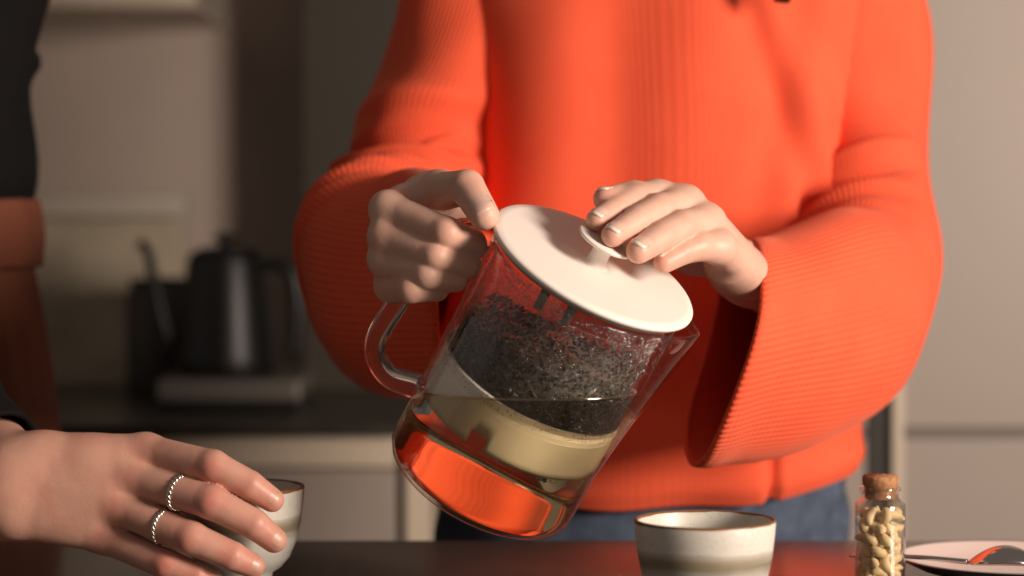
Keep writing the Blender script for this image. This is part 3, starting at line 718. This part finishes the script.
bodyP = body_field(P0[0], P0[1], .17, [(P_SH, PEL, PWR), ((-.73, 1.87, 1.37), (-.76, 1.83, 1.08), (-.74, 1.72, .93))], 1.02)
fR = Field((-.80, 1.60, .80), (-.68, 1.80, 1.02), .0025)     # the far hand, hanging off frame
fR.ell((-.738, 1.71, .905), (.016, .036, .042), None, .006)
for i in range(4): fR.cone((-.738, 1.685 + .016 * i, .88), (-.734, 1.678 + .016 * i, .815 + .004 * abs(i - 1.5)), .0085, .006, .002)
fR.cone((-.735, 1.68, .91), (-.725, 1.655, .86), .011, .007, .004); fR.cone((-.738, 1.71, .92), (-.74, 1.73, .96), .022, .026, .01)
V, Q = merge([bodyP, hP, fR.nets()]); me = npmesh('person', V, Q)
spots = [(f[0][j], .0085, .9 if j == 1 else .65) for f in PF for j in (0, 1, 2)] + [(f[0][3], .010, .8) for f in PF]; spots = [(Vector(p) + Vector((0, -.008, 0)), s_, a_) for p, s_, a_ in spots]
flush(me, spots)
man = link('person', me, M['skin2']); tag(man, 'person in black top and rust apron whose ringed hand holds the tea cup', 'person')

# nails
for i in range(4): nail(woman, LT[i], LF[i][0][2], AX + Vector((.5, 1.0, .1)), LR[i][3], M['nail'], M['nail_tip'])
nail(woman, thP[3], thP[2], Vector((-.25, .1, 1)), thR[3], M['nail'], M['nail_tip'])
nail(woman, rtP[3], rtP[2], Vector((.1, -1, .25)), rtR[3], M['nail'], M['nail'], ln=1.5, wid=.85)
for i in range(4): nail(man, PT[i], PD[i], Vector((.25, -1, .35)), PR[i][3], M['nail2'], M['nail2'], lift=0.0)

# rings: twisted silver bands
def ring(mid, axis, r, label, strands, turns, tr, yaw=0):
    axis = Vector(axis).normalized(); a = axis.orthogonal().normalized(); b = axis.cross(a); V = []; F = []; n, m_ = 140, 7
    for s_ in range(strands):
        b0 = len(V); cs = []
        for i in range(n):
            th = 2 * PI * i / n; ph = turns * th + 2 * PI * s_ / strands
            cs.append(Vector(mid) + (a * math.cos(th) + b * math.sin(th)) * (r + tr * .8 * math.cos(ph)) + axis * tr * .8 * math.sin(ph))
        for i in range(n):
            dd = (cs[(i + 1) % n] - cs[i - 1]).normalized(); p = (cs[i] - Vector(mid)).normalized(); p = (p - dd * p.dot(dd)).normalized(); q = dd.cross(p)
            for k in range(m_): V.append(cs[i] + (p * math.cos(2 * PI * k / m_) + q * math.sin(2 * PI * k / m_)) * tr)
        for i in range(n):
            for k in range(m_): F.append((b0 + i * m_ + k, b0 + i * m_ + (k + 1) % m_, b0 + ((i + 1) % n) * m_ + (k + 1) % m_, b0 + ((i + 1) % n) * m_ + k))
    o = pyobj('finger_ring', V, F, M['silver']); return tag(o, label, 'ring')
ring(PM[1].lerp(PP[1], .60), PP[1] - PM[1], .0103, 'twisted silver rope ring on the middle finger of the hand at the cup', 2, 11, .00105)
ring(PM[2].lerp(PP[2], .62), PP[2] - PM[2] + Vector((.004, 0, .006)), .0100, 'woven silver band ring on the ring finger of the hand at the cup', 3, 7, .0009)

# ------------------------------------------------------------------ clothes
def loft(name, keys, nu, nt, m, parent, ribs, disp=None, thick=.0035, arc=None, sup=1.0):
    K = np.array([np.concatenate([v3(c), v3(h), v3(v)]) for c, h, v in keys]); t = np.linspace(0, 1, nt); S = spline(K, t)
    full = arc is None; a0, a1 = (0, 2 * PI) if full else arc
    u = np.linspace(0, 1, nu + 1); th = a0 + (a1 - a0) * u
    P = S[:, None, 0:3] + (np.sign(np.cos(th)) * np.abs(np.cos(th)) ** sup)[None, :, None] * S[:, None, 3:6] + (np.sign(np.sin(th)) * np.abs(np.sin(th)) ** sup)[None, :, None] * S[:, None, 6:9]
    du = np.gradient(P, axis=1)
    if full: du[:, 0] = du[:, -1] = (P[:, 1] - P[:, -2]) / 2
    dt = np.gradient(P, axis=0); N = np.cross(du, dt); N /= np.linalg.norm(N, axis=-1, keepdims=True) + 1e-9
    out = (N * (P - S[:, None, 0:3])).sum(-1, keepdims=True); N = np.where(out.mean() < 0, -N, N)
    if disp is not None: P = P + N * disp(t[:, None], th[None, :], P)[..., None]
    if full: P[:, -1] = P[:, 0]
    nv = nu if full else nu + 1
    V = P[:, :nv].reshape(-1, 3); i, k = np.meshgrid(np.arange(nt - 1), np.arange(nu), indexing='ij'); k2 = (k + 1) % nv
    Q = np.stack([i * nv + k, i * nv + k2, (i + 1) * nv + k2, (i + 1) * nv + k], -1).reshape(-1, 4)
    flip = N[nt // 2, nu // 4] @ np.cross(P[nt // 2, nu // 4 + 1] - P[nt // 2, nu // 4], P[nt // 2 + 1, nu // 4] - P[nt // 2, nu // 4]) < 0
    me = npmesh(name, V, Q[:, ::-1] if flip else Q)
    uvl = me.uv_layers.new(name='UVMap'); seg = np.linalg.norm(np.diff(S[:, :3], axis=0), axis=1); L = np.concatenate([[0], np.cumsum(seg)]) / .004
    uu = np.stack([u[k] * ribs, L[i]], -1); uu2 = np.stack([u[k + 1] * ribs, L[i]], -1); uu3 = np.stack([u[k + 1] * ribs, L[i + 1]], -1); uu4 = np.stack([u[k] * ribs, L[i + 1]], -1)
    UV = np.stack([uu, uu2, uu3, uu4], 2).reshape(-1, 4, 2)
    if flip: UV = UV[:, ::-1]
    uvl.data.foreach_set('uv', UV.astype(np.float32).ravel())
    o = link(name, me, m, parent)
    if thick: s_ = o.modifiers.new('s', 'SOLIDIFY'); s_.thickness = thick; s_.offset = -1
    return o
G = lambda x, c, s_: np.exp(-((x - c) / s_) ** 2)
def wrap(a, c): return (a - c + PI) % (2 * PI) - PI
def torso_disp(t, th, P):
    x, y, z = P[..., 0], P[..., 1], P[..., 2]
    front = np.clip(-np.sin(th), 0, 1) + 0 * t
    d = .0030 * np.sin(38 * x + 7 * z) * front + .0025 * np.sin(61 * x - 11 * z + 1) * front
    d += -.010 * G(x, .187, .0035) * np.clip((.975 - z) / .03, 0, 1) * front                       # side slit in the hem
    d += .004 * G(z, .925, .012)
    d += .008 * G(x + .35 * (z - 1.2), .215, .016) * front - .006 * G(x + .35 * (z - 1.2), .195, .012) * front
    q = x - .2 * (z - 1.108)
    d += (.004 * G(q, .196, .016) - .004 * G(q, .172, .015) + .0025 * G(x - .1 * (z - 1.1), .03, .025) - .0025 * G(x + .12 * (z - 1.1), .085, .025)) * front * np.clip((z - 1.0) / .08, 0, 1)
    return d
sw = loft('sweater', [((.10, 1.85, .913), (.162, 0, 0), (0, .106, 0)), ((.10, 1.85, .95), (.166, 0, 0), (0, .118, 0)), ((.105, 1.85, 1.05), (.158, 0, 0), (0, .127, 0)), ((.115, 1.85, 1.15), (.150, 0, 0), (0, .130, 0)),
    ((.113, 1.855, 1.25), (.152, 0, 0), (0, .128, 0)), ((.11, 1.86, 1.33), (.165, 0, 0), (0, .110, 0)), ((.10, 1.86, 1.385), (.165, 0, 0), (0, .09, 0)), ((.10, 1.855, 1.42), (.085, 0, 0), (0, .072, 0)), ((.10, 1.85, 1.46), (.068, 0, 0), (0, .062, 0))],
    240, 150, M['sweater_body'], woman, 300, torso_disp, sup=.72)
# undo the sideways hem tilt: both side seams sit higher than the front hem
for v in sw.data.vertices:
    v.co.z += .022 * ((v.co.x - .10) / .162) ** 2 * max(0, min(1, (1.0 - v.co.z) / .085)) 
def sleeveR_disp(t, th, P):
    d = -.004 * np.clip((t - .35) / .2, 0, 1) + .0035 * np.sin(16 * t + 2 * np.sin(th) + 1) * np.sin(th * 2 + 5 * t) + .0025 * np.sin(3 * th + 21 * t)
    for tc, a, s_ in ((.46, .010, .014), (.525, .011, .012), (.585, .011, .012), (.65, .010, .014), (.73, .008, .016)): d = d + a * G(t + .05 * np.sin(th - .6) + .012 * np.sin(3 * th + 40 * tc), tc, s_) * np.clip(.35 + .65 * np.cos(wrap(th, -2.35)), 0, 1)
    d = d - .022 * G(t + .03 * np.sin(th + 1), .40, .022) * np.clip(np.cos(wrap(th, -2.35)) * 1.4 - .4, 0, 1) + .010 * G(t, .33, .03) * np.clip(np.cos(wrap(th, -2.0)), 0, 1)
    d = d - .008 * G(t + .02 * np.sin(th), .43, .02) * np.clip(np.cos(wrap(th, -PI / 2)), 0, 1)
    return d
slR = loft('sleeve', [((.0, 1.86, 1.41), (.075, 0, .035), (0, .085, 0)), ((-.026, 1.85, 1.30), (.058, 0, .008), (0, .078, 0)), ((-.055, 1.83, 1.20), (.060, 0, 0), (0, .075, -.01)), ((-.078, 1.79, 1.13), (.060, 0, 0), (0, .062, -.045)),
    ((-.090, 1.725, 1.090), (.062, .012, 0), (0, .035, -.070)), ((-.080, 1.645, 1.078), (.050, .036, 0), (0, .0, -.082)), ((-.036, 1.565, 1.078), (.015, .060, 0), (0, -.004, -.076))], 140, 130, M['sweater'], sw, 100, sleeveR_disp)
def sleeveL_disp(t, th, P):
    d = .003 * np.sin(14 * t + 2 * np.sin(th)) * np.sin(2 * th + 4 * t) + .002 * np.sin(3 * th - 17 * t)
    fr = np.clip(np.cos(wrap(th, -2.1)) * 1.3 - .3, 0, 1)
    for tc, a, s_ in ((.44, .006, .018), (.555, .008, .018), (.62, .005, .02)): d = d + a * G(t + .05 * np.sin(th + 1.2), tc, s_) * fr
    d = d - .016 * G(t + .05 * np.sin(th + 1.2), .50, .020) * fr
    d = d + .002 * G(t, .985, .02)
    return d
slL = loft('sleeve', [((.205, 1.86, 1.41), (.075, 0, -.03), (0, .085, 0)), ((.248, 1.86, 1.30), (.066, 0, -.008), (0, .08, 0)), ((.258, 1.84, 1.20), (.060, 0, 0), (0, .078, -.01)), ((.257, 1.79, 1.12), (.053, -.01, 0), (0, .062, -.045)),
    ((.241, 1.71, 1.062), (.051, -.026, 0), (-.004, .03, -.070)), ((.203, 1.63, 1.050), (.040, -.048, 0), (-.01, .005, -.080)), ((.136, 1.553, 1.0385), (.010, -.064, 0), (-.018, .008, -.073))], 140, 140, M['sweater'], sw, 100, sleeveL_disp)
jn = loft('jeans', [((.10, 1.855, 1.0), (.140, 0, 0), (0, .09, 0)), ((.10, 1.855, .93), (.156, 0, 0), (0, .102, 0)), ((.10, 1.855, .85), (.160, 0, 0), (0, .104, 0)), ((.10, 1.855, .74), (.168, 0, 0), (0, .105, 0))], 96, 40, M['denim'], woman, 1, lambda t, th, P: .002 * np.sin(9 * th + 30 * t), .002)
def leg_loft(name, cx, cy, m, parent, r=.092):
    return loft(name, [((cx, cy, .78), (r, 0, 0), (0, r + .01, 0)), ((cx, cy, .48), (.066, 0, 0), (0, .07, 0)), ((cx, cy + .02, .10), (.055, 0, 0), (0, .06, 0))], 40, 24, m, parent, 1, None, .002)
for sg in (-1, 1): leg_loft('trouser_leg', .10 + sg * .084, 1.855, M['denim'], jn)
# long hair over the shoulders, its ends on the chest
hr = loft('hair', [((.10, 1.86, 1.69), (.03, 0, 0), (0, .03, 0)), ((.10, 1.855, 1.66), (.078, 0, 0), (0, .095, 0)), ((.10, 1.87, 1.58), (.088, 0, 0), (0, .095, 0)), ((.10, 1.89, 1.48), (.095, 0, 0), (0, .085, 0)), ((.10, 1.90, 1.38), (.11, 0, 0), (0, .095, 0))], 48, 30, M['hair'], woman, 1, lambda t, th, P: .002 * np.sin(40 * th), .004, (-.9, PI + .9))
lock = tube('hair_lock', [(.19, 1.86, 1.48), (.225, 1.76, 1.40), (.200, 1.708, 1.33), (.188, 1.704, 1.276)], [.02, .022, .020, .006], M['hair'], hr, 12, 24)
for v in lock.data.vertices: v.co.x += .0015 * math.sin(v.co.x * 1800)

# the other person's clothes
pt_ = loft('black_top', [((P0[0], 1.87, 1.07), (.165, 0, 0), (0, .105, 0)), ((P0[0], 1.87, 1.16), (.184, 0, 0), (0, .115, 0)), ((P0[0], 1.87, 1.24), (.182, 0, 0), (0, .12, 0)), ((P0[0], 1.87, 1.33), (.186, 0, 0), (0, .11, 0)), ((P0[0], 1.87, 1.40), (.155, 0, 0), (0, .09, 0)), ((P0[0], 1.865, 1.45), (.07, 0, 0), (0, .065, 0)), ((P0[0], 1.86, 1.49), (.064, 0, 0), (0, .06, 0))],
    120, 70, M['black_knit'], man, 150, lambda t, th, P: -.012 * G(P[..., 2], 1.264, .006) + .008 * G(P[..., 2], 1.243, .010) + .0025 * np.sin(45 * P[..., 2] + 2 * th) - .003)
tube('black_sleeve', [P_SH + Vector((.005, 0, .03)), (-.412, 1.80, 1.27), PEL, PEL.lerp(PX(-18, 464, 1.474), .5), PX(-55, 428, 1.497), PX(-16, 466, 1.474)], [.068, .058, .052, .045, .039, .037], M['black_knit'], pt_, 40, 80, False).modifiers.new('s', 'SOLIDIFY').thickness = -.003
tube('black_sleeve', [(-.70, 1.87, 1.40), (-.735, 1.86, 1.25), (-.76, 1.83, 1.08), (-.745, 1.74, .955)], [.068, .058, .052, .042], M['black_knit'], pt_, 40, 60, False)
ap = loft('apron', [((P0[0], 1.87, 1.10), (.176, 0, 0), (0, .128, 0)), ((P0[0], 1.87, 1.03), (.188, 0, 0), (0, .136, 0)), ((P0[0], 1.87, .95), (.197, 0, 0), (0, .142, 0)), ((P0[0], 1.87, .80), (.202, 0, 0), (0, .146, 0)), ((P0[0], 1.87, .52), (.200, 0, 0), (0, .15, 0))],
    120, 60, M['rust'], man, 1, lambda t, th, P: .003 * np.sin(17 * th + 3 * t) * t + .001 * np.sin(41 * th), .003, (PI - .12, 2 * PI + .12))
loft('apron_waistband', [((P0[0], 1.87, 1.085), (.184, 0, 0), (0, .130, 0)), ((P0[0], 1.87, 1.112), (.186, 0, 0), (0, .132, 0)), ((P0[0], 1.87, 1.138), (.182, 0, 0), (0, .129, 0))], 120, 12, M['rust'], ap, 1, lambda t, th, P: .0015 * np.sin(17 * th), .003)
tr = loft('trousers', [((P0[0], 1.875, 1.10), (.16, 0, 0), (0, .10, 0)), ((P0[0], 1.885, 1.0), (.178, 0, 0), (0, .108, 0)), ((P0[0], 1.885, .90), (.190, 0, 0), (0, .11, 0)), ((P0[0], 1.885, .74), (.182, 0, 0), (0, .115, 0))], 80, 30, M['black_denim'], man, 1, None, .002)
for sg in (-1, 1): leg_loft('trouser_leg', P0[0] + sg * .092, 1.875, M['black_denim'], tr, .098)
